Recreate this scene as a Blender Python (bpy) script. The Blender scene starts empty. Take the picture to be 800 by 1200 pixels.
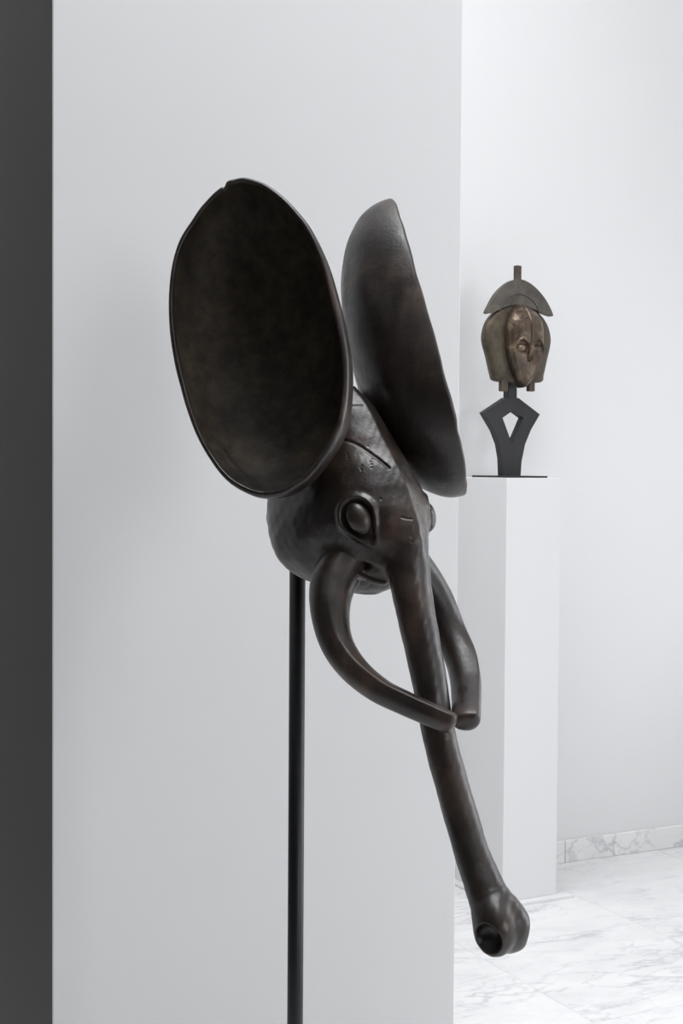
import bpy, bmesh, math, random
import numpy as np
from mathutils import Vector, Matrix

C = bpy.context.scene.collection
R = math.radians

# ------------------------------------------------------------------ camera
FPX = 1717.0                                   # focal length in pixels of the 800x1200 frame
CAM = np.array([0.0, 0.0, 1.40])
PITCH, ROLL = R(1.84), 0.0063
cp, sp_ = math.cos(PITCH), math.sin(PITCH)
fw = np.array([0, cp, -sp_]); up0 = np.array([0, sp_, cp]); ri0 = np.array([1.0, 0, 0])
ri = math.cos(ROLL) * ri0 + math.sin(ROLL) * up0
upv = -math.sin(ROLL) * ri0 + math.cos(ROLL) * up0
cam_d = bpy.data.cameras.new('camera')
cam = bpy.data.objects.new('camera', cam_d); C.objects.link(cam)
cam_d.sensor_fit = 'VERTICAL'; cam_d.sensor_height = 36.0; cam_d.lens = FPX / 1200 * 36
cam_d.clip_start = 0.05
M = Matrix.Identity(4)
for i in range(3):
    M[i][0] = ri[i]; M[i][1] = upv[i]; M[i][2] = -fw[i]; M[i][3] = CAM[i]
cam.matrix_world = M
bpy.context.scene.camera = cam

def ray(px, py):
    return fw + (px - 400) / FPX * ri - (py - 600) / FPX * upv
def floor_pt(px, py):
    r = ray(px, py); t = -CAM[2] / r[2]
    return CAM + r * t

# ------------------------------------------------------------------ world, light, exposure
# room axes: U runs along the back wall to the right, V towards the back wall
A_ROOM = R(26.3)
CU, SU = math.cos(A_ROOM), math.sin(A_ROOM)
def W(u, v, z=0.0):
    return Vector((CU * u - SU * v, SU * u + CU * v, z))
def UV(p):
    return CU * p[0] + SU * p[1], -SU * p[0] + CU * p[1]

U0, U1, V0, V1, HC = -2.6, 3.9, -3.6, UV(floor_pt(652, 1011))[1], 4.6

wd = bpy.data.worlds.new('sky'); bpy.context.scene.world = wd
wd.use_nodes = True
bg = wd.node_tree.nodes['Background']
bg.inputs[0].default_value = (0.80, 0.88, 1.0, 1); bg.inputs[1].default_value = 1.0

def window_light(name, u, v, z, su, sz, yaw, power, col=(0.985, 0.99, 1.0), tilt=0.0):
    d = bpy.data.lights.new(name, 'AREA'); d.shape = 'RECTANGLE'
    d.size = su; d.size_y = sz; d.energy = power; d.color = col
    o = bpy.data.objects.new(name, d); C.objects.link(o)
    o.location = W(u, v, z)
    o.rotation_euler = (R(90) + tilt, 0, A_ROOM + yaw)     # yaw 0: shines towards +V
    return o
# daylight through one roof light and two windows; rear roof light and slit added
ROOF_AND_FILL = [(0.3, 1.9, 0.5, 2.1, 68), (0.1, 1.8, 2.9, 4.0, 66)]                    # roof light, then added rear fill: u0, u1, v0, v1, power
for a, b, c, d, pwr in ROOF_AND_FILL:
    sk = window_light('roof_daylight_and_fill', (a + b) / 2, (c + d) / 2, HC - 0.02, b - a, d - c, 0.0, pwr)
    sk.rotation_euler = (0, 0, A_ROOM)                                             # straight down
window_light('daylight_right', U1 - 0.03, 1.1, 1.75, 1.6, 2.7, R(90), 39)         # towards -U
window_light('added_fill_slit', U1 - 0.03, 3.75, 1.25, 0.34, 1.5, R(90), 2.6)  # added to brighten the lower back wall
window_light('daylight_front', 2.8, V0 + 0.03, 2.1, 1.2, 1.8, 0.0, 50)             # towards +V

vs = bpy.context.scene.view_settings
vs.view_transform = 'Standard'; vs.look = 'None'; vs.gamma = 1.0; vs.exposure = 0.0
vs.use_curve_mapping = False

# ------------------------------------------------------------------ materials
def nmat(name):
    m = bpy.data.materials.new(name); m.use_nodes = True
    nt = m.node_tree; b = nt.nodes['Principled BSDF']
    return m, nt, b
def node(nt, t, **kw):
    n = nt.nodes.new(t)
    for k, v in kw.items(): setattr(n, k, v)
    return n
def ramp(nt, fac, stops):
    r = node(nt, 'ShaderNodeValToRGB'); e = r.color_ramp.elements
    while len(e) < len(stops): e.new(0.5)
    for el, (p, c) in zip(e, stops):
        el.position = p; el.color = (*c, 1) if len(c) == 3 else c
    nt.links.new(fac, r.inputs[0]); return r.outputs[0]
def noise(nt, scale, detail=4, rough=0.5, vec=None, dist=0.0):
    n = node(nt, 'ShaderNodeTexNoise'); n.inputs['Scale'].default_value = scale
    n.inputs['Detail'].default_value = detail; n.inputs['Roughness'].default_value = rough
    n.inputs['Distortion'].default_value = dist
    if vec is not None: nt.links.new(vec, n.inputs['Vector'])
    return n.outputs['Fac']
def bump(nt, h, strength, dist, prev=None):
    b = node(nt, 'ShaderNodeBump'); b.inputs['Strength'].default_value = strength
    b.inputs['Distance'].default_value = dist; nt.links.new(h, b.inputs['Height'])
    if prev is not None: nt.links.new(prev, b.inputs['Normal'])
    return b.outputs[0]
def objvec(nt, scale=(1, 1, 1)):
    tc = node(nt, 'ShaderNodeTexCoord'); mp = node(nt, 'ShaderNodeMapping')
    mp.inputs['Scale'].default_value = scale
    nt.links.new(tc.outputs['Object'], mp.inputs[0]); return mp.outputs[0]
def mixrgb(nt, fac, a, b, mode='MIX'):
    m = node(nt, 'ShaderNodeMix'); m.data_type = 'RGBA'; m.blend_type = mode
    for s, v in ((0, fac), (6, a), (7, b)):
        if hasattr(v, 'is_output'): nt.links.new(v, m.inputs[s])
        elif s == 0: m.inputs[0].default_value = v
        else: m.inputs[s].default_value = (*v, 1)
    return m.outputs[2]

def paint(name, col, rough=0.6):
    m, nt, b = nmat(name)
    v = objvec(nt)
    n = noise(nt, 2.0, 3, 0.5, v)
    c = ramp(nt, n, [(0.3, [x * 0.985 for x in col]), (0.7, col)])
    nt.links.new(c, b.inputs['Base Color'])
    b.inputs['Roughness'].default_value = rough
    b.inputs['Specular IOR Level'].default_value = 0.3
    nt.links.new(bump(nt, noise(nt, 420, 2, 0.5, v), 0.05, 0.001), b.inputs['Normal'])
    return m
M_WALL = paint('white_wall_paint', (0.80, 0.80, 0.805))
M_PED = paint('white_pedestal_paint', (0.80, 0.80, 0.805), 0.5)
M_DARK = paint('charcoal_wall_and_shaded_flank', (0.045, 0.043, 0.042))  # dark walls; on the partition flank this colour stands in for shade
M_CEIL = paint('ceiling_paint', (0.82, 0.82, 0.82), 0.8)
M_FRAME = paint('window_frame_paint', (0.75, 0.75, 0.75), 0.4)

def marble():
    m, nt, b = nmat('white_veined_marble')
    tc = node(nt, 'ShaderNodeTexCoord'); oi = node(nt, 'ShaderNodeObjectInfo')
    ml = node(nt, 'ShaderNodeMath', operation='MULTIPLY'); ml.inputs[1].default_value = 37.0
    nt.links.new(oi.outputs['Random'], ml.inputs[0])
    ad = node(nt, 'ShaderNodeVectorMath', operation='ADD')
    cb = node(nt, 'ShaderNodeCombineXYZ')
    nt.links.new(ml.outputs[0], cb.inputs[0]); nt.links.new(ml.outputs[0], cb.inputs[1]); nt.links.new(ml.outputs[0], cb.inputs[2])
    nt.links.new(tc.outputs['Object'], ad.inputs[0]); nt.links.new(cb.outputs[0], ad.inputs[1])
    mp = node(nt, 'ShaderNodeMapping'); mp.inputs['Rotation'].default_value = (0, 0, 0.7); mp.inputs['Scale'].default_value = (0.7, 1.6, 1.0)
    nt.links.new(ad.outputs[0], mp.inputs[0]); v = mp.outputs[0]
    def vein(scale, dist, width, det=3):
        n = noise(nt, scale, det, 0.55, v, dist)
        s = node(nt, 'ShaderNodeMath', operation='SUBTRACT'); s.inputs[1].default_value = 0.5
        nt.links.new(n, s.inputs[0])
        a = node(nt, 'ShaderNodeMath', operation='ABSOLUTE'); nt.links.new(s.outputs[0], a.inputs[0])
        return ramp(nt, a.outputs[0], [(0.0, (1, 1, 1)), (width, (0, 0, 0))])
    mask = ramp(nt, noise(nt, 4.0, 2, 0.5, v), [(0.38, (0.1, 0.1, 0.1)), (0.65, (1, 1, 1))])
    v1 = mixrgb(nt, 1.0, vein(2.6, 0.55, 0.018, 5), mask, 'MULTIPLY')
    v2 = mixrgb(nt, 1.0, vein(6.0, 0.4, 0.022, 5), mask, 'MULTIPLY')
    cloud = ramp(nt, noise(nt, 5, 5, 0.6, v, 0.6), [(0.32, (0.765, 0.768, 0.772)), (0.60, (0.85, 0.85, 0.85))])
    f1 = node(nt, 'ShaderNodeMath', operation='MULTIPLY'); f1.inputs[1].default_value = 0.8
    nt.links.new(v1, f1.inputs[0])
    c = mixrgb(nt, f1.outputs[0], cloud, (0.50, 0.51, 0.53))
    f2 = node(nt, 'ShaderNodeMath', operation='MULTIPLY'); f2.inputs[1].default_value = 0.55
    nt.links.new(v2, f2.inputs[0])
    c = mixrgb(nt, f2.outputs[0], c, (0.5, 0.51, 0.53))
    nt.links.new(c, b.inputs['Base Color'])
    b.inputs['Roughness'].default_value = 0.33
    return m
M_MARBLE = marble()
M_GROUT = paint('pale_grout', (0.7, 0.7, 0.7), 0.9)

def wood(name, dark, mid, light, rough=(0.30, 0.52), grain=(1, 1, 1), spec=0.5):
    m, nt, b = nmat(name)
    v = objvec(nt); vg = objvec(nt, grain)
    n1 = noise(nt, 9, 5, 0.6, v, 0.5)
    n2 = noise(nt, 60, 4, 0.6, vg, 0.3)
    c = ramp(nt, n1, [(0.30, dark), (0.52, mid), (0.75, light)])
    g = ramp(nt, n2, [(0.35, (0.45, 0.45, 0.45)), (0.7, (1.3, 1.25, 1.2))])
    c = mixrgb(nt, 0.8, c, g, 'MULTIPLY')
    at = node(nt, 'ShaderNodeAttribute', attribute_name='mark')
    c = mixrgb(nt, at.outputs['Fac'], c, (0.004, 0.0035, 0.003))
    nt.links.new(c, b.inputs['Base Color'])
    n3 = noise(nt, 34, 9, 0.72, v)
    rr = node(nt, 'ShaderNodeMapRange'); rr.inputs[1].default_value = 0.3; rr.inputs[2].default_value = 0.7
    rr.inputs[3].default_value = rough[0]; rr.inputs[4].default_value = rough[1]
    nt.links.new(n3, rr.inputs[0]); nt.links.new(rr.outputs[0], b.inputs['Roughness'])
    b.inputs['Specular IOR Level'].default_value = spec
    n = bump(nt, noise(nt, 30, 3, 0.5, v), 0.22, 0.004)
    n = bump(nt, n2, 0.22, 0.0022, n)
    n = bump(nt, noise(nt, 240, 4, 0.65, v), 0.16, 0.0012, n)
    nt.links.new(n, b.inputs['Normal'])
    return m
M_WOOD = wood('dark_polished_wood', (0.010, 0.0073, 0.0062), (0.030, 0.0208, 0.017), (0.105, 0.070, 0.056), rough=(0.25, 0.50), grain=(1, 1, 0.15), spec=0.72)
M_BOWL = wood('dull_dark_wood', (0.018, 0.0145, 0.0105), (0.042, 0.033, 0.0235), (0.07, 0.055, 0.037), rough=(0.55, 0.75), spec=0.25)

def metal_black(name, col=(0.008, 0.0088, 0.0105), rough=0.42):
    m, nt, b = nmat(name)
    c = ramp(nt, noise(nt, 30, 3, 0.5, objvec(nt)), [(0.3, [x * 0.85 for x in col]), (0.7, [x * 1.15 for x in col])])
    nt.links.new(c, b.inputs['Base Color'])
    b.inputs['Roughness'].default_value = rough
    return m
M_POLE = metal_black('blackened_steel')
M_STAND = metal_black('satin_black_steel', (0.012, 0.012, 0.0128), 0.55)

def bronze(name, a, bb, cc, metallic=0.75, rough=0.38):
    m, nt, b = nmat(name)
    v = objvec(nt)
    c = ramp(nt, noise(nt, 14, 5, 0.65, v, 0.8), [(0.3, a), (0.52, bb), (0.72, cc)])
    nt.links.new(c, b.inputs['Base Color'])
    b.inputs['Metallic'].default_value = metallic
    b.inputs['Roughness'].default_value = rough
    nt.links.new(bump(nt, noise(nt, 55, 4, 0.6, v), 0.3, 0.004), b.inputs['Normal'])
    return m
M_BRONZE = bronze('worn_copper_sheet', (0.035, 0.025, 0.018), (0.095, 0.067, 0.047), (0.32, 0.245, 0.17), 0.5, 0.34)
M_CREST = bronze('grey_brown_patina', (0.055, 0.049, 0.042), (0.092, 0.082, 0.069), (0.135, 0.12, 0.098), 0.45, 0.5)
M_OLIVE = bronze('olive_brass_sheet', (0.035, 0.029, 0.02), (0.07, 0.056, 0.038), (0.12, 0.095, 0.062), 0.45, 0.45)
M_TENON = bronze('raw_brown_wood', (0.04, 0.028, 0.02), (0.075, 0.052, 0.038), (0.11, 0.08, 0.06), 0.0, 0.7)
mg, ntg, bgl = nmat('window_glass')
bgl.inputs['Base Color'].default_value = (0.9, 0.95, 1, 1); bgl.inputs['Roughness'].default_value = 0.05
bgl.inputs['Transmission Weight'].default_value = 1.0
M_GLASS = mg

# ------------------------------------------------------------------ helpers
def tag(o, label=None, cat=None, group=None, kind=None):
    if label: o['label'] = label
    if cat: o['category'] = cat
    if group: o['group'] = group
    if kind: o['kind'] = kind
    return o
def mesh_obj(name, verts, faces, mat, parent=None, smooth=False, mark=None):
    me = bpy.data.meshes.new(name)
    me.from_pydata([tuple(map(float, v)) for v in verts] if not isinstance(verts, np.ndarray) else verts.tolist(), [], faces if isinstance(faces, list) else faces.tolist())
    for m in (mat if isinstance(mat, (list, tuple)) else [mat]): me.materials.append(m)
    if smooth: me.polygons.foreach_set('use_smooth', [True] * len(me.polygons))
    if mark is not None:
        at = me.attributes.new('mark', 'FLOAT', 'POINT'); at.data.foreach_set('value', np.asarray(mark, dtype=np.float32))
    me.update()
    o = bpy.data.objects.new(name, me); C.objects.link(o)
    if parent is not None: o.parent = parent
    return o
def empty(name, loc, rz=0.0):
    o = bpy.data.objects.new(name, None); C.objects.link(o)
    o.empty_display_size = 0.1
    o.location = loc; o.rotation_euler = (0, 0, rz); return o
def bm_obj(name, bm, mat, parent=None, smooth=False):
    me = bpy.data.meshes.new(name); bm.normal_update(); bm.to_mesh(me); bm.free()
    for m in (mat if isinstance(mat, (list, tuple)) else [mat]): me.materials.append(m)
    if smooth: me.polygons.foreach_set('use_smooth', [True] * len(me.polygons))
    o = bpy.data.objects.new(name, me); C.objects.link(o)
    if parent is not None: o.parent = parent
    return o
def box_bm(sx, sy, sz, bevel=0.0, seg=2):
    bm = bmesh.new(); bmesh.ops.create_cube(bm, size=1.0)
    bmesh.ops.scale(bm, vec=(sx, sy, sz), verts=bm.verts)
    if bevel: bmesh.ops.bevel(bm, geom=list(bm.edges), offset=bevel, segments=seg, affect='EDGES', profile=0.5)
    return bm
def room_box(name, u0, u1, v0, v1, z0, z1, mat, bevel=0.0, **kw):
    o = bm_obj(name, box_bm(u1 - u0, v1 - v0, z1 - z0, bevel), mat)
    o.location = W((u0 + u1) / 2, (v0 + v1) / 2, (z0 + z1) / 2); o.rotation_euler = (0, 0, A_ROOM)
    return tag(o, **kw)
def extrude_bm(outline, depth, holes=(), bevel=0.0):
    """flat outline in (x, z) extruded along y, centred on y = 0"""
    bm = bmesh.new()
    es = []
    for loop in [outline, *holes]:
        vs_ = [bm.verts.new((x, -depth / 2, z)) for x, z in loop]
        es += [bm.edges.new((vs_[i], vs_[(i + 1) % len(vs_)])) for i in range(len(vs_))]
    bmesh.ops.triangle_fill(bm, use_beauty=True, use_dissolve=False, edges=es)
    r = bmesh.ops.extrude_face_region(bm, geom=list(bm.faces))
    bmesh.ops.translate(bm, vec=(0, depth, 0), verts=[g for g in r['geom'] if isinstance(g, bmesh.types.BMVert)])
    bmesh.ops.recalc_face_normals(bm, faces=bm.faces)
    return bm
def closed_spline(P, n):
    P = np.asarray(P, float); k = len(P); t = np.linspace(0, k, n, endpoint=False)
    i = np.floor(t).astype(int); u = (t - i)[:, None]
    p0, p1, p2, p3 = P[(i - 1) % k], P[i % k], P[(i + 1) % k], P[(i + 2) % k]
    return 0.5 * (2 * p1 + (p2 - p0) * u + (2 * p0 - 5 * p1 + 4 * p2 - p3) * u ** 2 + (3 * p1 - p0 - 3 * p2 + p3) * u ** 3)
def open_spline(P, n):
    P = np.asarray(P, float); Q = np.vstack([2 * P[0] - P[1], P, 2 * P[-1] - P[-2]])
    t = np.linspace(0, len(P) - 1 - 1e-6, n); i = np.floor(t).astype(int); u = (t - i)[:, None]
    p0, p1, p2, p3 = Q[i], Q[i + 1], Q[i + 2], Q[i + 3]
    return 0.5 * (2 * p1 + (p2 - p0) * u + (2 * p0 - 5 * p1 + 4 * p2 - p3) * u ** 2 + (3 * p1 - p0 - 3 * p2 + p3) * u ** 3)

# ------------------------------------------------------------------ the setting
fl = room_box('floor', U0 - 0.2, U1 + 0.2, V0 - 0.2, V1 + 0.2, -0.15, -0.012, M_GROUT, kind='structure')
TS = 0.60
tile_me = None
rng = random.Random(4)
# one joint parallel to the back wall passes through this pixel of the floor
JV = UV(floor_pt(710, 1088))[1]; JU = UV(floor_pt(612, 1150))[0]
nu0 = math.floor((U0 - JU) / TS); nv0 = math.floor((V0 - JV) / TS)
flM = Matrix.Translation(fl.location) @ Matrix.Rotation(A_ROOM, 4, 'Z')
shapes = {}
for i in range(nu0, nu0 + 14):
    for j in range(nv0, nv0 + 17):
        a0, a1 = max(JU + i * TS, U0), min(JU + (i + 1) * TS, U1)
        b0, b1 = max(JV + j * TS, V0), min(JV + (j + 1) * TS, V1)
        if a1 - a0 < 0.02 or b1 - b0 < 0.02: continue
        key = (round(a1 - a0, 3), round(b1 - b0, 3))
        if key not in shapes:
            bm = box_bm(key[0] - 0.001, key[1] - 0.001, 0.012)
            me = bpy.data.meshes.new('marble_tile'); bm.to_mesh(me); bm.free(); me.materials.append(M_MARBLE)
            shapes[key] = me
        o = bpy.data.objects.new('marble_tile', shapes[key]); C.objects.link(o)
        o.parent = fl
        p = W((a0 + a1) / 2, (b0 + b1) / 2, -0.006)
        o.location = flM.inverted() @ p

T = 0.15
bm = bmesh.new()
def rblk(bm, u0, u1, v0, v1, z0, z1):
    r = bmesh.ops.create_cube(bm, size=1.0)
    bmesh.ops.scale(bm, vec=(u1 - u0, v1 - v0, z1 - z0), verts=r['verts'])
    bmesh.ops.translate(bm, vec=((u0 + u1) / 2, (v0 + v1) / 2, (z0 + z1) / 2), verts=r['verts'])
us = sorted({U0 - T, U1 + T, *[q for k in ROOF_AND_FILL for q in k[:2]]}); vs2 = sorted({V0 - T, V1 + T, *[q for k in ROOF_AND_FILL for q in k[2:4]]})
for a, b in zip(us[:-1], us[1:]):
    for c, d in zip(vs2[:-1], vs2[1:]):
        if not any(k[0] <= a and b <= k[1] and k[2] <= c and d <= k[3] for k in ROOF_AND_FILL): rblk(bm, a, b, c, d, HC, HC + T)
bmesh.ops.remove_doubles(bm, verts=bm.verts, dist=1e-5)
ceil = bm_obj('ceiling', bm, M_CEIL); ceil.rotation_euler = (0, 0, A_ROOM); tag(ceil, kind='structure')
for n_, (k0, k1, k2, k3, _) in enumerate(ROOF_AND_FILL):
    rl = empty(f'window_{n_ + 3}', W(0, 0, 0), A_ROOM); tag(rl, kind='structure')  # the second frames the rear opening added to light the pedestal
    bm = bmesh.new(); e = 0.06; um = (k0 + k1) / 2
    for q in ((k0, k0 + e, k2, k3), (k1 - e, k1, k2, k3), (k0 + e, k1 - e, k2, k2 + e), (k0 + e, k1 - e, k3 - e, k3), (um - e / 2, um + e / 2, k2 + e, k3 - e)):
        rblk(bm, *q, HC + 0.05, HC + 0.11)
    bm_obj('window_frame', bm, M_FRAME, rl)
    for a, b in ((k0 + e, um - e / 2), (um + e / 2, k1 - e)):
        bm = bmesh.new(); rblk(bm, a, b, k2 + e, k3 - e, HC + 0.075, HC + 0.083); bm_obj('pane', bm, M_GLASS, rl)

def wall_with_window(name, axis, w, lo, hi, wl, wh, z0, z1, sign, n, mat=None, slit=None):
    """a wall on U=w or V=w between lo..hi with a window opening wl..wh x z0..z1; sign points out of the room"""
    bm = bmesh.new()
    def blk(a, b, c, d, off=0.0, th=T):
        x0, x1 = sorted((w + sign * off, w + sign * (off + th)))
        s = (x1 - x0, b - a, d - c) if axis == 'U' else (b - a, x1 - x0, d - c)
        ctr = ((x0 + x1) / 2, (a + b) / 2, (c + d) / 2) if axis == 'U' else ((a + b) / 2, (x0 + x1) / 2, (c + d) / 2)
        r = bmesh.ops.create_cube(bm, size=1.0)
        bmesh.ops.scale(bm, vec=s, verts=r['verts']); bmesh.ops.translate(bm, vec=ctr, verts=r['verts'])
    blk(lo, wl, 0, HC); blk(wl, wh, 0, z0); blk(wl, wh, z1, HC)
    if slit is None: blk(wh, hi, 0, HC)
    else:
        blk(wh, slit[0], 0, HC); blk(slit[1], hi, 0, HC); blk(slit[0], slit[1], 0, slit[2]); blk(slit[0], slit[1], slit[3], HC)
    o = bm_obj(name, bm, mat or M_WALL); o.rotation_euler = (0, 0, A_ROOM); tag(o, kind='structure')
    we = empty(f'window_{n}', W(0, 0, 0), A_ROOM); tag(we, kind='structure')
    bm = bmesh.new(); e = 0.06
    for a, b, c, d in ((wl, wl + e, z0, z1), (wh - e, wh, z0, z1), (wl + e, wh - e, z0, z0 + e), (wl + e, wh - e, z1 - e, z1),
                       ((wl + wh) / 2 - e / 2, (wl + wh) / 2 + e / 2, z0 + e, z1 - e)):
        blk(a, b, c, d, 0.06, 0.06)
    bm_obj('window_frame', bm, M_FRAME, we)
    for a, b in ((wl + e, (wl + wh) / 2 - e / 2), ((wl + wh) / 2 + e / 2, wh - e)):
        bm = bmesh.new(); blk(a, b, z0 + e, z1 - e, 0.085, 0.008); bm_obj('pane', bm, M_GLASS, we)
    if slit is not None:
        se = empty('window_5', W(0, 0, 0), A_ROOM); tag(se, kind='structure')  # slit opening added as fill for the back wall
        bm = bmesh.new(); blk(*slit, 0.085, 0.008); bm_obj('pane', bm, M_GLASS, se)

room_box('wall_back', U0 - T, U1 + T, V1, V1 + T, 0, HC, M_WALL, kind='structure')
wall_with_window('wall_right', 'U', U1, V0, V1, 0.3, 1.9, 0.40, 3.10, 1, 1, slit=(3.58, 3.92, 0.5, 2.0))
room_box('wall_left', U0 - T, U0, V0, V1, 0, HC, M_DARK, kind='structure')
wall_with_window('wall_front', 'V', V0, U0 - T, U1 + T, 2.2, 3.4, 1.2, 3.0, -1, 2, M_DARK)

# marble skirting along the back wall and the right wall, in pieces
bb = empty('baseboard_back', W(0, V1, 0), A_ROOM); tag(bb, kind='structure')
BH, BT = 0.079, 0.014
pc = box_bm(0.898, BT, BH, 0.002, 1); pme = bpy.data.meshes.new('marble_piece'); pc.to_mesh(pme); pc.free(); pme.materials.append(M_MARBLE)
u = U1 - 0.01
while u - 0.9 > U0:
    o = bpy.data.objects.new('marble_piece', pme); C.objects.link(o); o.parent = bb
    o.location = (u - 0.45, -BT / 2, BH / 2); u -= 0.9
br = empty('baseboard_right', W(U1, 0, 0), A_ROOM); tag(br, kind='structure')
v = V1 - BT - 0.002
while v - 0.9 > V0:
    o = bpy.data.objects.new('marble_piece', pme); C.objects.link(o); o.parent = br
    o.location = (-BT / 2, v - 0.45, BH / 2); o.rotation_euler = (0, 0, R(90)); v -= 0.9

# the white partition behind the elephant mask: front face parallel to the back wall, flank's shade put into a charcoal colour
r1, r2 = ray(61.5, 600), ray(537, 600)
pl = CAM + r1 / r1[1] * 2.30
ua, va = UV(pl)
dv = np.array([CU, SU])                                   # along +U
# far corner: pl + t*U on the ray of pixel 537
den = np.array([[dv[0], -r2[0]], [dv[1], -r2[1]]])
t = np.linalg.solve(den, -(pl[:2] - CAM[:2]))[0]
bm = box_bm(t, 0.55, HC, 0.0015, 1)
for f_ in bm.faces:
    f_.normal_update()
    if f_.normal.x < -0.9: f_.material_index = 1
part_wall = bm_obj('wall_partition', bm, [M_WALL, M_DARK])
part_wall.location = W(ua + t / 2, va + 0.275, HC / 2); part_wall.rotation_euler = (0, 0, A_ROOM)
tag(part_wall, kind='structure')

# ------------------------------------------------------------------ pedestal at the back wall
pc0 = floor_pt(588.5, 1061.0); pu, pv = UV(pc0)
PD = float(np.dot(pc0 - CAM, fw))
PW_, PDp, PH = 0.206, V1 - pv - 0.018, CAM[2] - (559.8 - 546.0) / FPX * PD
ped = empty('pedestal', W(pu + PW_ / 2, pv + PDp / 2, 0), A_ROOM)
tag(ped, 'tall slim white painted pedestal carrying the black lozenge stand by the back wall', 'pedestal')
b_ = bm_obj('column', box_bm(PW_, PDp, PH - 0.010, 0.0015, 1), M_PED, ped); b_.location = (0, 0, 0.010 + (PH - 0.010) / 2)
b_ = bm_obj('base_plate', box_bm(PW_ + 0.075, PDp + 0.03, 0.010, 0.001, 1), M_PED, ped); b_.location = (0.012, -0.0155, 0.005)

# ------------------------------------------------------------------ elephant mask
PHI = R(36)
r0 = ray(400, 545); Q = CAM + r0 / r0[1] * 1.85
Fd = np.array([math.sin(PHI), -math.cos(PHI), 0]); Ld = np.array([math.cos(PHI), math.sin(PHI), 0])
UN = 1.85 / FPX                                            # one picture pixel at the mask's distance, in metres
def to_loc(P):
    d = np.asarray(P) - Q; return np.stack([d @ Fd, d @ Ld, d[..., 2]], -1)
def SP(px, py, Lm):
    """pixel ray met with the plane at lateral offset Lm (metres) of the mask's plane of symmetry"""
    r = ray(px, py); tt = (Lm - (CAM - Q) @ Ld) / (r @ Ld); return to_loc(CAM + r * tt)
def proj_loc(p):
    d = Q + p[0] * Fd + p[1] * Ld + p[2] * np.array([0, 0, 1.0]) - CAM; z = d @ fw
    return np.array([400 + FPX * (d @ ri) / z, 600 - FPX * (d @ upv) / z])
def pair_pt(pxl, pxr, py):
    """point (F,L,Z) whose own picture is at pxl (L<0) and whose mirror image is at pxr, at height py"""
    x = np.array([0.1, 0.05, -0.2])
    for _ in range(12):
        def res(q):
            a = proj_loc(np.array([q[0], -q[1], q[2]])); b = proj_loc(q)
            return np.array([a[0] - pxl, b[0] - pxr, (a[1] + b[1]) / 2 - py])
        r_ = res(x); J = np.stack([(res(x + h) - r_) / 1e-4 for h in np.eye(3) * 1e-4], -1)
        x = x - np.linalg.solve(J, r_)
    return x

# head profile, in pixels-at-mask units: height Z, ridge F, half width, back F
HK = np.array([
    (92, 20, 8, -6, .42), (84, 30, 17, -26, .42), (70, 47, 30, -48, .42), (45, 68, 44, -72, .42), (22, 86, 53, -88, .42), (0, 106, 62, -97, .42),
    (-22, 122, 69, -101, .42), (-45, 134, 75, -101, .43), (-65, 142, 79, -98, .55), (-82, 145, 80, -90, .75), (-97, 141, 78, -78, .95),
    (-110, 130, 74, -62, 1.0), (-122, 114, 66, -40, .9), (-133, 98, 54, -12, .7), (-141, 84, 36, 16, .5), (-146, 66, 12, 40, .4)], float)
zz = np.linspace(-160, 110, 541)
def prof(c):
    y = np.interp(zz, HK[::-1, 0], HK[::-1, c]); k = np.exp(-np.linspace(-2, 2, 25) ** 2); k /= k.sum()
    return np.convolve(np.pad(y, 12, mode='edge'), k, 'valid')
pF, pW, pB, pK = prof(1), prof(2), prof(3), prof(4)

TR = [(462, 600, 22), (468, 618, 25), (475.5, 642, 26.5), (483.5, 700, 24), (499.5, 780, 21.5), (514, 860, 20.2), (524, 900, 20.5), (541, 960, 20.8), (552.7, 1000, 21.5), (568, 1040, 24), (577, 1062, 27)]
tr_pts = np.array([SP(x, y, 0.0) for x, y, _ in TR]) / UN
tr_rad = np.array([r for *_, r in TR], float)
for i in range(len(TR)):                                   # widths were read on the picture: scale by the depth
    d = Q + tr_pts[i][0] * UN * Fd - CAM; tr_rad[i] *= (d @ fw) / 1.85 * 0.975
sfine = open_spline(np.c_[tr_pts, tr_rad], 26)
KN = SP(588, 1087, 0.0) / UN                               # the knob at the end of the trunk

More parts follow.
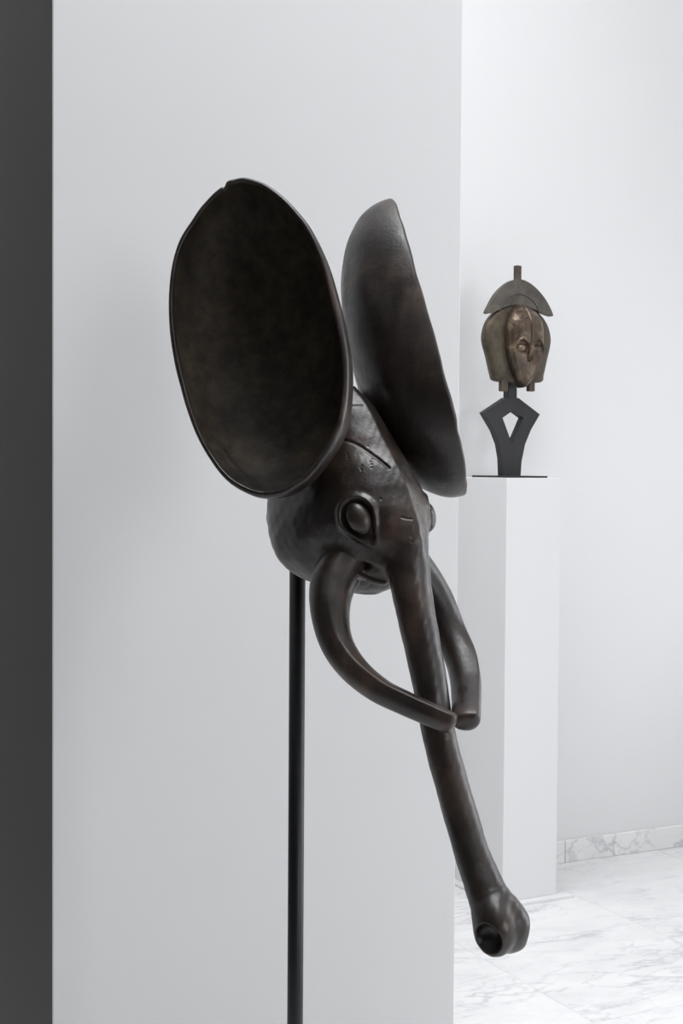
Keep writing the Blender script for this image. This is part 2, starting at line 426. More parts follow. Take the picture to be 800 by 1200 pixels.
def smin(a, b, k):
    h = np.clip(0.5 + 0.5 * (b - a) / k, 0, 1); return b + (a - b) * h - k * h * (1 - h)
def d_head(F, L, Z):
    a = np.abs(L)
    f, w, bk, k = (np.interp(Z, zz, p).astype(np.float32) for p in (pF, pW, pB, pK))
    Fm = f - np.clip((f - bk) * 0.42, 5, None)
    al = np.sqrt(L * L + 2) - 1.4
    Fp = F + k * al * np.clip((F + 60) / 100, 0, 1) - Fm
    Rr = np.where(Fp > 0, f - Fm, Fm - bk)
    n = 2.7
    g = ((a / w) ** n + (np.abs(Fp) / Rr) ** n) ** (1 / n)
    top = np.maximum(Z - 92, -147 - Z)
    return np.maximum((g - 1) * np.minimum(w, Rr) * 0.9, top)
def d_trunk(F, L, Z):
    best = None
    lt = L
    for i in range(len(sfine) - 1):
        a, b = sfine[i], sfine[i + 1]
        ab = b[:3] - a[:3]; n2 = float(ab @ ab)
        h = np.clip(((F - a[0]) * ab[0] + lt * ab[1] + (Z - a[2]) * ab[2]) / n2, 0, 1)
        dd = np.sqrt((F - a[0] - h * ab[0]) ** 2 + lt ** 2 + (Z - a[2] - h * ab[2]) ** 2) - (a[3] + h * (b[3] - a[3]))
        best = dd if best is None else np.minimum(best, dd)
    # two lobes of the tip, one for each nostril
    al = np.sqrt(L * L + 30.0) - 2
    e = np.sqrt(((F - KN[0]) / 23.5) ** 2 + ((al - 9) / 20) ** 2 + ((Z - KN[2]) / 28) ** 2)
    best = smin(best, (e - 1) * 20, 10)
    return best

# eye on the flank of the face, cracks and worm holes are found where their pixels meet the carved surface
def caps(pts, F, L, Z):
    best = None; Ls = -np.abs(L)
    for a, b in zip(pts[:-1], pts[1:]):
        ab = b[:3] - a[:3]
        h = np.clip(((F - a[0]) * ab[0] + (Ls - a[1]) * ab[1] + (Z - a[2]) * ab[2]) / float(ab @ ab), 0, 1)
        dd = np.sqrt((F - a[0] - h * ab[0]) ** 2 + (Ls - a[1] - h * ab[1]) ** 2 + (Z - a[2] - h * ab[2]) ** 2) - (a[3] + h * (b[3] - a[3]))
        best = dd if best is None else np.minimum(best, dd)
    return best
# tusks: curve out of the mouth, forward, and meet before the trunk (left pixel, mirrored pixel, row, half width)
TK = [(418, 462, 640, 24), (394, 484, 672, 28), (386.5, 507, 705, 24.5), (393, 525, 745, 20), (413, 539, 777, 18), (443, 545, 803, 16.8), (476, 546, 821, 16), (506, 546, 836, 15.4), (522, 546, 844, 15)]
tk = np.array([np.r_[pair_pt(a, b, y), w * UN] for a, b, y, w in TK])
tkf = open_spline(tk, 60)
ROOT = [np.r_[q[0], -q[1], q[2], q[3] * 0.86] / UN for q in tkf[[0, 5, 10, 13]]]
LIP = []
EAR_ROOT = [np.array([-8.0, -28.0, 0.0, 24.0]), np.array([-26.0, -44.0, 40.0, 18.0]), np.array([-36.0, -34.0, 74.0, 13.0])]   # wood between head and ear
def sdf_base(F, L, Z):
    h = smin(d_head(F, L, Z), caps(ROOT, F, L, Z), 14.0)
    h = smin(h, caps(EAR_ROOT, F, L, Z), 8.0)
    if LIP: h = smin(h, caps(LIP, F, L, Z), 4.0)
    return smin(h, d_trunk(F, L, Z), 14.0)
def hit(px, py):
    r = ray(px, py); ts = np.linspace(1.35, 2.2, 3400)
    P = to_loc(CAM + r[None, :] * ts[:, None]) / UN
    v_ = sdf_base(P[:, 0].astype(np.float32), P[:, 1].astype(np.float32), P[:, 2].astype(np.float32))
    i = int(np.argmax(v_ < 0)); return P[i]
def grad(p):
    e = 1.5; g = []
    for k in range(3):
        a = np.array(p, float); b = a.copy(); a[k] += e; b[k] -= e
        fa = sdf_base(*[np.array([q], np.float32) for q in a])[0]; fb = sdf_base(*[np.array([q], np.float32) for q in b])[0]
        g.append(fa - fb)
    g = np.array(g); return g / np.linalg.norm(g)
lp = [hit(*q) for q in ((418, 674), (428, 677), (438, 680), (449, 682))]
CH = hit(426, 664)
LIP = [np.r_[q + grad(q) * 0.5, 3.6] for q in lp]
EY = hit(419, 607)
NOS = hit(570, 1104)                                       # the nostril on the elephant's right side
EN = grad(EY)
ax = hit(428, 622) - EY; ax -= EN * (ax @ EN); ax /= np.linalg.norm(ax)      # towards the tear corner
ay = np.cross(EN, ax)

def on_right(q): return np.array([q[0], -abs(q[1]), q[2]])
cracks = []
for pts, wdt, dep in [
    ([(398, 515), (408, 517), (420, 522), (432, 530), (443, 538), (455, 548)], 1.4, 6.0),
    ([(470, 606), (475, 607.5), (482, 608.5)], 0.9, 1.6),
    ([(408, 476), (415, 475), (424, 475)], 0.9, 1.8)]:
    cracks.append((open_spline([hit(*q) for q in pts], 14), wdt, dep))
holes = [hit(x, y) for x, y in [(406, 531), (407, 534), (408, 537), (422, 548), (423, 551), (424, 546), (434, 541), (435, 544), (435, 548), (436, 538), (431, 523),
                                (489, 591), (505, 598), (503, 624), (481, 629), (482, 635), (446, 585), (470, 640)]]

def sdf(F, L, Z, marks=False):
    d = sdf_base(F, L, Z)
    mk = np.zeros(d.shape, np.float32)
    # hollow of the cheek above the lip
    e = np.sqrt(((F - CH[0]) / 32) ** 2 + ((np.abs(L) - abs(CH[1])) / 9) ** 2 + ((Z - CH[2] + 0.3 * (F - CH[0])) / 4.5) ** 2)
    d = -smin(-d, (e - 1) * 4.5, 6.0)
    # eye socket with its raised rim (both sides)
    Ls = -np.abs(L)
    near = (np.abs(F - EY[0]) < 45) & (np.abs(Ls - EY[1]) < 45) & (np.abs(Z - EY[2]) < 50) & (np.abs(d) < 14)
    f, l, z = F[near] - EY[0], Ls[near] - EY[1], Z[near] - EY[2]
    p = f * ax[0] + l * ax[1] + z * ax[2]; q = f * ay[0] + l * ay[1] + z * ay[2]
    rx = np.where(p > 0, 36.0, 25.0); ry = 21.0 * np.clip(1 - 0.55 * np.clip(p / 36.0, 0, 1), 0.3, 1)
    rr = np.sqrt((p / rx) ** 2 + (q / ry) ** 2)
    d[near] += (-3.2 * (1 - 0.6 * np.clip(p / 30, 0, 1)) * np.exp(-((rr - 1.0) / 0.17) ** 2) + 6.5 * np.exp(-(rr / 0.80) ** 6)).astype(np.float32)
    for pts, wdt, dep in cracks:
        lo, hi = pts.min(0) - 7, pts.max(0) + 7
        m = (F > lo[0]) & (F < hi[0]) & (L > lo[1]) & (L < hi[1]) & (Z > lo[2]) & (Z < hi[2]) & (np.abs(d) < 9)
        P = np.stack([F[m], L[m], Z[m]], -1); bd = np.full(len(P), 1e9)
        for i in range(len(pts) - 1):
            ab = pts[i + 1] - pts[i]; h = np.clip(((P - pts[i]) @ ab) / (ab @ ab), 0, 1)
            bd = np.minimum(bd, np.linalg.norm(P - pts[i] - h[:, None] * ab, axis=1))
        d[m] += (dep * np.exp(-(bd / wdt) ** 2)).astype(np.float32)
        mk[m] = np.maximum(mk[m], np.exp(-(bd / wdt) ** 2))
    for hp in holes:
        m = (np.abs(F - hp[0]) < 3) & (np.abs(L - hp[1]) < 3) & (np.abs(Z - hp[2]) < 3)
        rr = (F[m] - hp[0]) ** 2 + (L[m] - hp[1]) ** 2 + (Z[m] - hp[2]) ** 2
        d[m] += (1.1 * np.exp(-rr / 0.9)).astype(np.float32); mk[m] = np.maximum(mk[m], np.exp(-rr / 1.0))
    # nostril cups
    al = np.abs(L)
    ex = ((F - NOS[0]) * NA[0] + (al - abs(NOS[1])) * NA[1] + (Z - NOS[2]) * NA[2])
    tot = (F - NOS[0]) ** 2 + (al - abs(NOS[1])) ** 2 + (Z - NOS[2]) ** 2
    rad = np.sqrt(np.maximum(tot - ex * ex, 0))
    cup = np.sqrt((rad / 15.5) ** 2 + (ex / 20.0) ** 2)
    d = -smin(-d, (cup - 1) * 14, 2.0)
    # shallow chisel facets
    d = d + 0.32 * np.sin(F * 0.13 + 1.3 * np.sin(Z * 0.05)) * np.sin(Z * 0.085 + L * 0.12) + 0.12 * np.sin(F * 0.35 + L * 0.2) * np.sin(Z * 0.3 - L * 0.31)
    return (d, mk) if marks else d
NA = np.array([0.50, 0.60, -0.55]); NA /= np.linalg.norm(NA)

def surface_nets(lo, hi, h):
    """isosurface of sdf on a lattice aligned to multiples of h; returns vertices (units) and quads"""
    i0 = np.floor(np.array(lo) / h).astype(int); i1 = np.ceil(np.array(hi) / h).astype(int)
    g = [np.arange(a, b + 1).astype(np.float32) * h for a, b in zip(i0, i1)]
    F, L, Z = np.meshgrid(*g, indexing='ij')
    D, MK = sdf(F, L, Z, True)
    D = D.astype(np.float32)
    del F, L, Z
    s = D < 0
    nx, ny, nz = D.shape
    cnt = np.zeros((nx - 1, ny - 1, nz - 1), np.int8)
    for a in (0, 1):
        for b in (0, 1):
            for c in (0, 1): cnt += s[a:nx - 1 + a, b:ny - 1 + b, c:nz - 1 + c]
    act = (cnt > 0) & (cnt < 8)
    ids = np.full(act.shape, -1, np.int64); ci = np.argwhere(act); ids[act] = np.arange(len(ci))
    acc = np.zeros((len(ci), 3)); n = np.zeros(len(ci))
    for ax_ in range(3):
        o1, o2 = [k for k in range(3) if k != ax_]
        for a in (0, 1):
            for b in (0, 1):
                p = ci.copy(); p[:, o1] += a; p[:, o2] += b
                q = p.copy(); q[:, ax_] += 1
                da, db = D[tuple(p.T)], D[tuple(q.T)]
                m = (da < 0) != (db < 0)
                t_ = da[m] / (da[m] - db[m])
                pos = p[m].astype(float); pos[:, ax_] += t_
                acc[m] += pos; n[m] += 1
    Vv = acc / n[:, None]
    mk = MK[tuple(np.clip(np.round(Vv).astype(int), 0, np.array(D.shape) - 1).T)]
    quads = []
    for ax_ in range(3):
        o1, o2 = [(1, 2), (2, 0), (0, 1)][ax_]
        sl0 = [slice(None)] * 3; sl1 = [slice(None)] * 3
        sl0[ax_] = slice(0, -1); sl1[ax_] = slice(1, None)
        e = s[tuple(sl0)] != s[tuple(sl1)]
        idx = np.argwhere(e)
        ok = (idx[:, o1] > 0) & (idx[:, o2] > 0) & (idx[:, o1] < act.shape[o1]) & (idx[:, o2] < act.shape[o2])
        idx = idx[ok]
        def cell(d1, d2):
            c = idx.copy(); c[:, o1] -= d1; c[:, o2] -= d2; return ids[tuple(c.T)]
        qd = np.stack([cell(1, 1), cell(0, 1), cell(0, 0), cell(1, 0)], -1)
        fl_ = ~s[tuple(idx.T)]
        qd[fl_] = qd[fl_][:, ::-1]
        quads.append(qd[(qd >= 0).all(1)])
    return (Vv + i0) * h, np.concatenate(quads), mk

H = 1.25
vh, qh, mh = surface_nets((-112, -92, -156), (172, 92, 108), H)
vt, qt, mt = surface_nets((60, -45, -640), (400, 45, -70), H)
def is_trunk(v_, q_):
    c = v_[q_].mean(1).astype(np.float32)
    return (c[:, 2] < -78) & (d_trunk(c[:, 0], c[:, 1], c[:, 2]) < d_head(c[:, 0], c[:, 1], c[:, 2]) - 2)
def sub(v_, q_, mk):
    used, inv = np.unique(q_.ravel(), return_inverse=True)
    return v_[used], inv.reshape(-1, 4), mk[used]
hv, hq, hm = sub(vh, qh[~is_trunk(vh, qh) & (vh[qh].mean(1)[:, 2] > -153)], mh)
tv, tq, tm = sub(vt, qt[is_trunk(vt, qt) & (vt[qt].mean(1)[:, 2] < -77)], mt)

base_l = np.array([KN[0] * UN, 0.0, tv[:, 2].min() * UN])                    # lowest point of the mask
base_w = Q + base_l[0] * Fd + np.array([0, 0, base_l[2]])
mask = empty('elephant_mask', tuple(base_w), PHI - R(90))
tag(mask, 'dark carved wooden elephant mask with dish ears and long trunk on a black pole', 'mask')
def put(p): return np.asarray(p) - base_l

def nrm(v_):                                           # gradient normals, shared by head and trunk so that the joint does not show
    P = [v_[:, k].astype(np.float32) for k in range(3)]
    g = []
    for k in range(3):
        a = [p.copy() for p in P]; b = [p.copy() for p in P]; a[k] += 0.9; b[k] -= 0.9
        g.append(sdf(*a) - sdf(*b))
    g = np.stack(g, -1); return g / (np.linalg.norm(g, axis=1)[:, None] + 1e-9)
for nm, vv, qq, mm in (('head', hv, hq, hm), ('trunk', tv, tq, tm)):
    o = mesh_obj(nm, put(vv * UN), qq, M_WOOD, mask, True, mm)
    o.data.normals_split_custom_set_from_vertices(nrm(vv).tolist())

# --- ears: deep oval dishes opening outwards; outline read on the rim plane
al_, el_ = R(54.85), R(13.83)
EAR_L = -0.1304
rc = ray(303, 396); tt = (EAR_L - (CAM - Q) @ Ld) / (rc @ Ld); Cw = CAM + tt * rc
Nw = math.cos(el_) * (math.cos(al_) * Fd - math.sin(al_) * Ld) + math.sin(el_) * np.array([0, 0, 1.0])
zo = [(310, 55), (270, 63), (254, 70), (243, 86), (228, 91), (180, 135), (130, 200), (85, 280), (62, 370), (53, 470), (60, 600), (80, 720), (110, 830), (150, 940), (200, 1030),
      (260, 1100), (330, 1140), (385, 1150), (440, 1143), (490, 1118), (540, 1080), (590, 1020), (630, 950), (655, 880), (667, 800), (668, 710), (660, 620), (630, 480),
      (590, 340), (540, 230), (490, 165), (440, 115), (380, 75)]
rim = []
for x, y in zo:
    r = ray(180 + x / 2.927, 190 + y / 2.927); rim.append(to_loc(CAM + r * (((Cw - CAM) @ Nw) / (r @ Nw))))
NSEG = 260
rim_full = closed_spline(rim, NSEG)
rim = rim_full.copy()
for _ in range(60): rim = (np.roll(rim, 1, 0) + 2 * rim + np.roll(rim, -1, 0)) / 4
rim = rim_full + (rim - rim_full) * (np.linalg.norm(rim - rim_full, axis=1) > 0)[:, None]
Cl = to_loc(Cw); Nl = np.array([Nw @ Fd, Nw @ Ld, Nw[2]])
rg = np.random.default_rng(3)
th = np.arange(NSEG) / NSEG * 2 * np.pi
wob = sum(rg.normal() * 0.0009 / (k ** 0.5) * np.sin(k * th + rg.uniform(0, 6)) for k in range(3, 40, 3))
def ear_mesh(side):
    rings = []; rr = rim - Cl; nick = rim_full - rim + Nl * wob[:, None]
    ln = np.linalg.norm(rr, axis=1)[:, None]; rdir = rr / ln
    HD, p = 93 * UN, 2.25
    for tq_ in np.linspace(0, 1, 44):                     # outer face, from the centre of the back to the rim
        t_ = math.pi / 2 * (1 - tq_); s_ = math.cos(t_) ** (2 / p) if t_ < math.pi / 2 - 1e-9 else 0.0
        hgt = HD * math.sin(t_) ** (2 / p)
        if s_ < 0.02 and tq_ > 0: continue
        ripple = 0.0012 * np.sin(th * 9 + 5 * tq_) * math.sin(tq_ * 14) * s_
        rings.append((Cl + rr * s_ + nick * s_ ** 30 - Nl * (hgt + ripple[:, None]), 0))
    lip = 0.0045
    for a_, b_ in ((0.03, 0.35), (0.14, 0.65), (0.3, 0.88), (0.5, 1.0), (0.75, 1.0), (0.93, 0.85), (1.0, 0.4)):   # rounded, slightly chipped rim
        q_ = rim_full - rdir * (a_ * 0.0072) + Nl * (b_ * lip + wob[:, None])
        rings.append((q_, 0))
    for tq_ in np.linspace(0, 1, 40):                     # hollow
        t_ = math.pi / 2 * tq_; s_ = math.cos(t_) ** (2 / p) if tq_ < 1 else 0.0
        hgt = (HD - 0.014) * math.sin(t_) ** (2 / p)
        if s_ < 0.02 and tq_ < 1: continue
        rip = 0.0008 * np.sin(th * 7 + 9 * tq_) * math.sin(tq_ * 11) * s_
        rings.append((Cl + (rr - rdir * 0.0074) * s_ + nick * s_ ** 30 - Nl * (hgt + rip[:, None]), 1))
    v_ = np.concatenate([r_[0] for r_ in rings]); fs, mi = [], []
    for j in range(len(rings) - 1):
        for i in range(NSEG):
            a, b = j * NSEG + i, j * NSEG + (i + 1) % NSEG
            fs.append([a, b, b + NSEG, a + NSEG]); mi.append(rings[j + 1][1] & rings[j][1])
    if side > 0:
        v_ = v_ * np.array([1, -1, 1]); fs = [f[::-1] for f in fs]
    return v_, fs, mi, [r_[1] for r_ in rings]
def px_polyline_on(v_, pts):
    W_ = Q + v_[:, :1] * Fd + v_[:, 1:2] * Ld + v_[:, 2:] * np.array([0, 0, 1.0]) - CAM
    z = W_ @ fw; return np.stack([400 + FPX * (W_ @ ri) / z, 600 - FPX * (W_ @ upv) / z], -1)
for side in (-1, 1):
    v_, fs, mi, inn = ear_mesh(side)
    inn = np.repeat(np.array(inn), NSEG)
    mk = np.zeros(len(v_))
    im = px_polyline_on(v_, None)
    if side < 0: lines = [([(262, 526), (275, 543), (292, 560), (304, 570), (310, 579)], 1)]
    else: lines = [([(527, 556.5), (536, 555), (546, 552)], 0)]
    for pts, wh in lines:
        pts = open_spline(np.array(pts, float), 16); bd = np.full(len(v_), 1e9)
        for i in range(len(pts) - 1):
            ab = pts[i + 1] - pts[i]; h_ = np.clip(((im - pts[i]) @ ab) / (ab @ ab), 0, 1)
            bd = np.minimum(bd, np.linalg.norm(im - pts[i] - h_[:, None] * ab, axis=1))
        g_ = np.exp(-(bd / 1.6) ** 2) * (inn == wh); mk = np.maximum(mk, g_)
    o = mesh_obj('ear', put(v_), fs, [M_WOOD, M_BOWL], mask, True, mk)
    o.data.polygons.foreach_set('material_index', mi)
    bmt = bmesh.new(); bmt.from_mesh(o.data); bmesh.ops.remove_doubles(bmt, verts=bmt.verts, dist=1e-6)
    bmesh.ops.recalc_face_normals(bmt, faces=bmt.faces); bmt.to_mesh(o.data); bmt.free()

# --- tusks
def tusk(side):
    n = 64; vs_ = []
    T_ = np.gradient(tkf[:, :3], axis=0); T_ /= np.linalg.norm(T_, axis=1)[:, None]
    upd = np.array([0.45, 0.45, 0.77])
    ns = len(tkf)
    extra = [(1.0, 0.0), (0.97, 0.0050), (0.88, 0.0085), (0.6, 0.0108), (0.3, 0.0117), (0.0, 0.012)]
    for j in range(ns + len(extra) - 1):
        if j < ns: c, t_, r_ = tkf[j, :3], T_[j], tkf[j, 3] * 0.93
        else:
            c, t_ = tkf[-1, :3] + T_[-1] * extra[j - ns + 1][1], T_[-1]; r_ = tkf[-1, 3] * 0.93 * max(extra[j - ns + 1][0], 1e-3)
        b_ = upd - t_ * (upd @ t_); b_ /= np.linalg.norm(b_); a_ = np.cross(t_, b_)
        ph = np.arange(n) / n * 2 * np.pi
        u_, w_ = np.cos(ph), np.sin(ph)
        # rounded section with a ridge along its outer upper side
        fade = np.clip((j - 14) / 18, 0, 1)
        rad = 1 + fade * (0.34 * np.exp(-np.abs(np.angle(np.exp(1j * (ph - 1.57)))) / 0.42) + 0.10 * np.exp(-np.abs(np.angle(np.exp(1j * (ph + 1.2)))) / 0.4) - 0.07)
        off = r_ * (rad * u_)[:, None] * a_ + r_ * (rad * w_)[:, None] * b_
        fl2 = np.clip((j - 18) / 20, 0, 1); off = off * np.array([1 + 0.13 * fl2, 1 + 0.13 * fl2, 1 - 0.13 * fl2])
        vs_.append(c + off)
    v_ = np.concatenate(vs_); m = len(vs_)
    fs = [[j * n + i, j * n + (i + 1) % n, (j + 1) * n + (i + 1) % n, (j + 1) * n + i] for j in range(m - 1) for i in range(n)]
    fs.append(list(range(n))[::-1])
    if side < 0: v_ = v_ * np.array([1, -1, 1])
    o = mesh_obj('tusk', put(v_), fs, M_WOOD, mask, True)
    bmt = bmesh.new(); bmt.from_mesh(o.data); bmesh.ops.recalc_face_normals(bmt, faces=bmt.faces); bmt.to_mesh(o.data); bmt.free()
    return o
tusk(-1); tusk(1)

# --- eyes: almond bulges in the sockets
bmt = bmesh.new(); bmesh.ops.create_uvsphere(bmt, u_segments=32, v_segments=20, radius=1.0)
sph_v = np.array([v.co[:] for v in bmt.verts]); sph_f = [[v.index for v in f.verts] for f in bmt.faces]; bmt.free()
for side in (-1, 1):
    e_ = EY + EN * -4.0
    v_ = e_ + sph_v[:, :1] * ax * 19 + sph_v[:, 1:2] * ay * 13.5 + sph_v[:, 2:] * EN * 11.5
    fs = sph_f
    if side > 0: v_ = v_ * np.array([1, -1, 1]); fs = [f[::-1] for f in sph_f]
    o = mesh_obj('eye', put(v_ * UN), fs, M_WOOD, mask, True)
    bmt = bmesh.new(); bmt.from_mesh(o.data); bmesh.ops.recalc_face_normals(bmt, faces=bmt.faces); bmt.to_mesh(o.data); bmt.free()

# --- throat seen between the tusks
jl = SP(428, 668, -0.012) / UN
v_ = (jl + sph_v * np.array([28, 34, 23])) * UN
mesh_obj('lower_lip', put(v_), sph_f, M_WOOD, mask, True)

# ------------------------------------------------------------------ steel pole mount of the elephant mask
pp = SP(348.5, 660, 0.0); pw = Q + pp[0] * Fd + pp[1] * Ld
mount = empty('pole_mount', (pw[0], pw[1], 0.0), A_ROOM)
tag(mount, 'tall round black steel pole mount standing on the floor under the elephant mask', 'stand')
ptop = Q[2] + pp[2] + 0.035
prad = 9.4 / FPX * float((pw - CAM) @ fw)
bmp = bmesh.new()
bmesh.ops.create_cone(bmp, cap_ends=True, segments=40, radius1=prad, radius2=prad, depth=ptop - 0.012)
po = bm_obj('pole', bmp, M_POLE, mount, True); po.location = (0, 0, 0.012 + (ptop - 0.012) / 2)
bo = bm_obj('base_plate', box_bm(0.34, 0.34, 0.012, 0.002), M_POLE, mount); bo.location = (0.03, -0.05, 0.006)

# ------------------------------------------------------------------ copper mask on its lozenge stand
a_, b_ = 0.155, 0.212
mu, mv = pu + 0.0135 + a_ / 2, pv + 0.02 + b_ / 2
st_c = W(mu, mv, PH)
KD = float((np.array(st_c) - CAM) @ fw); K = KD / FPX           # metres per pixel there
CX = math.cos(A_ROOM + math.atan(195 / FPX)); SX = math.sin(A_ROOM + math.atan(195 / FPX))
def lx(px): return (px - 595.0) * K / CX * 0.945
def lz(py): return (556.5 - py) * K + 0.004
stand = empty('lozenge_stand', st_c, A_ROOM)
tag(stand, 'matt black steel lozenge display stand with thin square foot on the white pedestal', 'stand')
fp = bm_obj('foot_plate', box_bm(a_, b_, 0.006, 0.0008, 1), M_STAND, stand); fp.location = (0, 0, 0.003)
out = [(584, 556.5), (583, 536), (579.8, 519.5), (573.5, 504), (560.5, 483.5), (587.5, 465.5), (602.5, 465.5), (629, 484), (618, 502.5), (611, 519.5), (607, 538.8), (605.8, 556.5)]
hole = [(583, 488.5), (596, 479.5), (608.5, 488), (595, 519)]
bml = extrude_bm([(lx(x), lz(y) + 0.0015) for x, y in out], 0.030, [[(lx(x), lz(y)) for x, y in hole]])
bm_obj('lozenge', bml, M_STAND, stand)
sh = bm_obj('shaft', box_bm(0.034, 0.030, (466 - 405) * K, 0.001, 1), M_STAND, stand); sh.location = (0, 0, lz(435.5))

OFF = -9.0 / SX * K                                             # the mask hangs in front of the shaft
zb = lz(457)
cm = empty('copper_mask', st_c + Vector((0, 0, zb)) + (W(0, OFF, 0)), A_ROOM)
tag(cm, 'copper-sheathed face mask with half-moon crest held on the lozenge stand', 'mask')
def mx(px): return (px - 605.5) * K / CX * 0.955
def mz(py): return lz(py) - zb
# wings: rounded plate behind the face
wing = [(577, 446), (574, 440), (569, 420), (564.5, 404), (564, 394), (567, 382), (573, 372), (583, 363), (595, 358), (604, 357), (613, 358), (625, 363), (635, 372), (641, 382), (644, 394), (643.5, 404), (640, 420), (636, 438), (634, 446), (620, 448), (604, 449), (588, 448)]
wg = closed_spline([(mx(x), mz(y)) for x, y in wing], 96)
def dome_plate(name, outl, ctr, th_front, th_back, mat, yoff, parent, rows=7, p=2.6):
    n = len(outl); vs_ = []; o_ = np.asarray(outl); c_ = np.asarray(ctr)
    for j in range(rows + 1):
        s_ = math.cos(math.pi / 2 * j / rows) ** (2 / p) if j < rows else 0.001
        d_ = th_front * math.sin(math.pi / 2 * j / rows) ** (2 / p)
        vs_.append(np.c_[c_ + (o_ - c_) * s_][:, [0, 0, 1]] * np.array([1, 0, 1]) + np.array([0, yoff - d_, 0]))
    bk = [np.c_[o_][:, [0, 0, 1]] * np.array([1, 0, 1]) + np.array([0, yoff + th_back, 0])]
    v_ = np.concatenate(bk + vs_); m = len(bk + vs_)
    fs = [[j * n + i, j * n + (i + 1) % n, (j + 1) * n + (i + 1) % n, (j + 1) * n + i] for j in range(m - 1) for i in range(n)]
    fs.append(list(range(n))); fs.append([(m - 1) * n + i for i in range(n)])
    o = mesh_obj(name, v_, fs, mat, parent, True)
    bmt = bmesh.new(); bmt.from_mesh(o.data); bmesh.ops.recalc_face_normals(bmt, faces=bmt.faces); bmt.to_mesh(o.data); bmt.free()
    return o
dome_plate('wing', wg, (0, mz(405)), 0.022, 0.016, M_OLIVE, 0.0, cm, 9)
# half-moon crest
cr = [(565, 370), (568, 362), (575, 349), (584, 338.5), (594, 331.5), (604, 329), (614, 331.5), (624, 338), (633, 347), (640, 357), (645, 368.5), (638, 368), (626, 364), (615, 360), (604, 358.5), (593, 360), (582, 364), (572, 369.5)]
bmc = extrude_bm([(mx(x), mz(y)) for x, y in closed_spline(cr, 80)], 0.020)
crest = bm_obj('crest', bmc, M_CREST, cm); crest.location = (0, -0.002, 0)
arc = open_spline(np.array([(mx(x), mz(y)) for x, y in [(580, 366.5), (584, 358), (592, 350), (604, 346), (616, 350), (624, 358), (628, 366.5)]]), 40)
nr = 8; va = []
for k_ in range(len(arc)):
    tg = arc[min(k_ + 1, len(arc) - 1)] - arc[max(k_ - 1, 0)]; tg /= np.linalg.norm(tg); nn = np.array([-tg[1], tg[0]])
    for m_ in range(nr):
        c_, s_ = math.cos(2 * math.pi * m_ / nr) * 0.0022, math.sin(2 * math.pi * m_ / nr) * 0.0022
        va.append((arc[k_][0] + nn[0] * c_, -0.0125 + s_, arc[k_][1] + nn[1] * c_))
fa = [[k_ * nr + m_, k_ * nr + (m_ + 1) % nr, (k_ + 1) * nr + (m_ + 1) % nr, (k_ + 1) * nr + m_] for k_ in range(len(arc) - 1) for m_ in range(nr)]
mesh_obj('crest_ridge', va, fa, M_CREST, cm, True)
def tenon(name, px0, px1, py0, py1, dep, mat):
    o = bm_obj(name, box_bm((px1 - px0) * K / CX * 0.8, dep, (py1 - py0) * K, 0.003, 2), mat, cm)
    o.location = (mx((px0 + px1) / 2), 0.0, mz((py0 + py1) / 2)); return o
tenon('finial', 599.5, 607.5, 313, 333, 0.018, M_TENON)
tenon('peg', 583, 592.5, 440, 458.5, 0.02, M_TENON)
tenon('peg', 616.5, 625, 440, 457.5, 0.02, M_TENON)

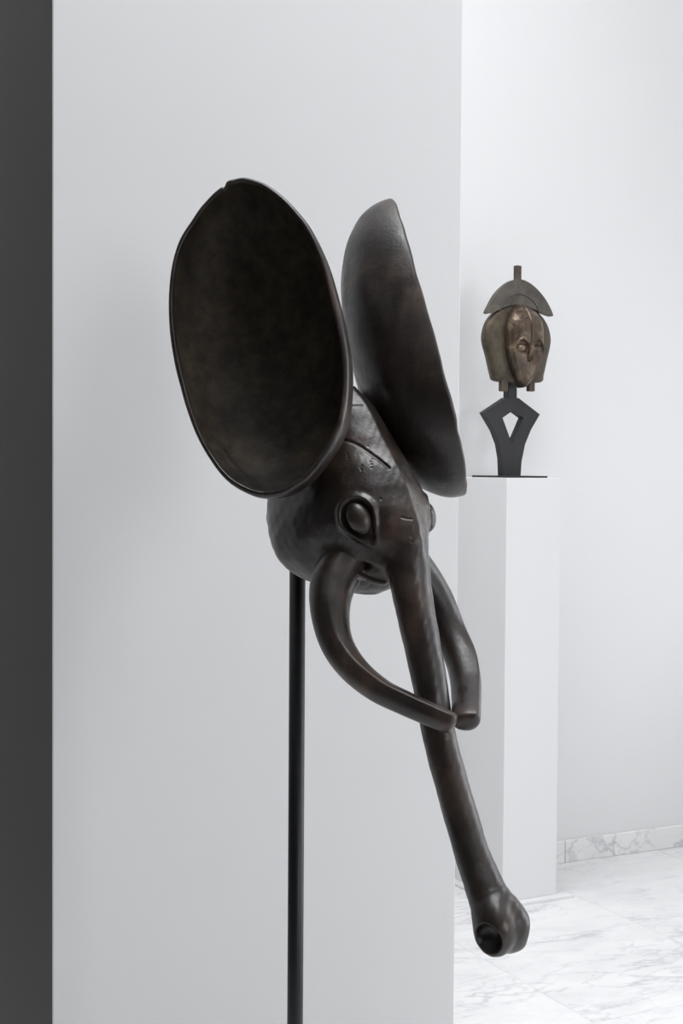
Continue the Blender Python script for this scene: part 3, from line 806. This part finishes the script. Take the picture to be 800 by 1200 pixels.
# the face: an almond dome with heart-shaped hollow, brows, eyes and nose
zt, zc = mz(358.5), mz(454)
def face_h(s, t_):
    """s in -1..1 across, t 0 (chin)..1 (crown): forward height in metres"""
    a = abs(s)
    edge = max(0.0, 1 - a ** 2.4) ** 0.5
    vert = max(0.0, 1 - abs(2 * t_ - 1) ** 3.0) ** 0.5
    h = 0.034 + 0.046 * edge * vert
    h -= 0.022 * max(0, t_ - 0.80) / 0.2
    brow = 0.56 - 0.32 * (a - 0.42) ** 2 + (-0.10 if a < 0.12 else 0)   # height of the brow arch
    brow = 0.575 - 0.75 * (a - 0.45) ** 2
    k = 1 / (1 + math.exp(max(-40, min(40, (t_ - brow) / 0.016))))
    hollow = k * max(0, 1 - (a / 0.86) ** 4) * min(1, max(0, (t_ - 0.02) / 0.14)) * (0.7 + 0.3 * t_)
    h -= 0.017 * hollow
    h += 0.008 * math.exp(-((t_ - brow) / 0.016) ** 2) * (1 if a < 0.9 else 0)       # brow ridge
    e = ((a - 0.46) / 0.27) ** 2 + ((t_ - 0.465) / 0.05) ** 2                         # eyes
    if e < 1: h += 0.012 * (1 - e) ** 0.7
    nz = max(0, 1 - abs(t_ - 0.40) / 0.15)                                             # nose
    wn = 0.07 + 0.10 * max(0, min(1, (0.52 - t_) / 0.2))
    if 0.30 < t_ < 0.56 and a < wn: h += 0.022 * (1 - a / wn) ** 0.7 * min(1, (0.56 - t_) / 0.14) * min(1, (t_ - 0.30) / 0.02)
    h += 0.004 * math.exp(-(s / 0.05) ** 2) * (1 if t_ > 0.55 else 0)                  # forehead ridge
    return h
def face_w(t_):
    return 0.066 * (max(0, 1 - abs((t_ - 0.60) / (0.60 if t_ < 0.6 else 0.405)) ** (2.1 if t_ < 0.6 else 2.5))) ** (0.85 if t_ < 0.6 else 0.5)
NS, NT = 60, 90
v_, fs = [], []
for j in range(NT + 1):
    t_ = j / NT; w_ = max(face_w(t_), 0.002)
    v_.append((-w_, 0.0, zc + (zt - zc) * t_))
    for i in range(NS + 1):
        s_ = -1 + 2 * i / NS
        v_.append((w_ * s_, -face_h(s_, t_), zc + (zt - zc) * t_))
    v_.append((w_, 0.0, zc + (zt - zc) * t_))
n = NS + 3
for j in range(NT):
    for i in range(n - 1): fs.append([j * n + i, j * n + i + 1, (j + 1) * n + i + 1, (j + 1) * n + i])
fs.append([i for i in range(n)][::-1]); fs.append([NT * n + i for i in range(n)])
fo = mesh_obj('face', v_, fs, [M_BRONZE, M_BOWL], cm, True)
for k_, p_ in enumerate(fo.data.polygons):
    if k_ % (n - 1) in (0, n - 2) or k_ >= NT * (n - 1): p_.material_index = 1     # flanks and ends of the face take the duller, darker material
bmt = bmesh.new(); bmt.from_mesh(fo.data); bmesh.ops.recalc_face_normals(bmt, faces=bmt.faces)
for e in bmt.edges:
    if len(e.link_faces) == 2 and e.calc_face_angle(0) > 0.9: e.smooth = False
bmt.to_mesh(fo.data); bmt.free()
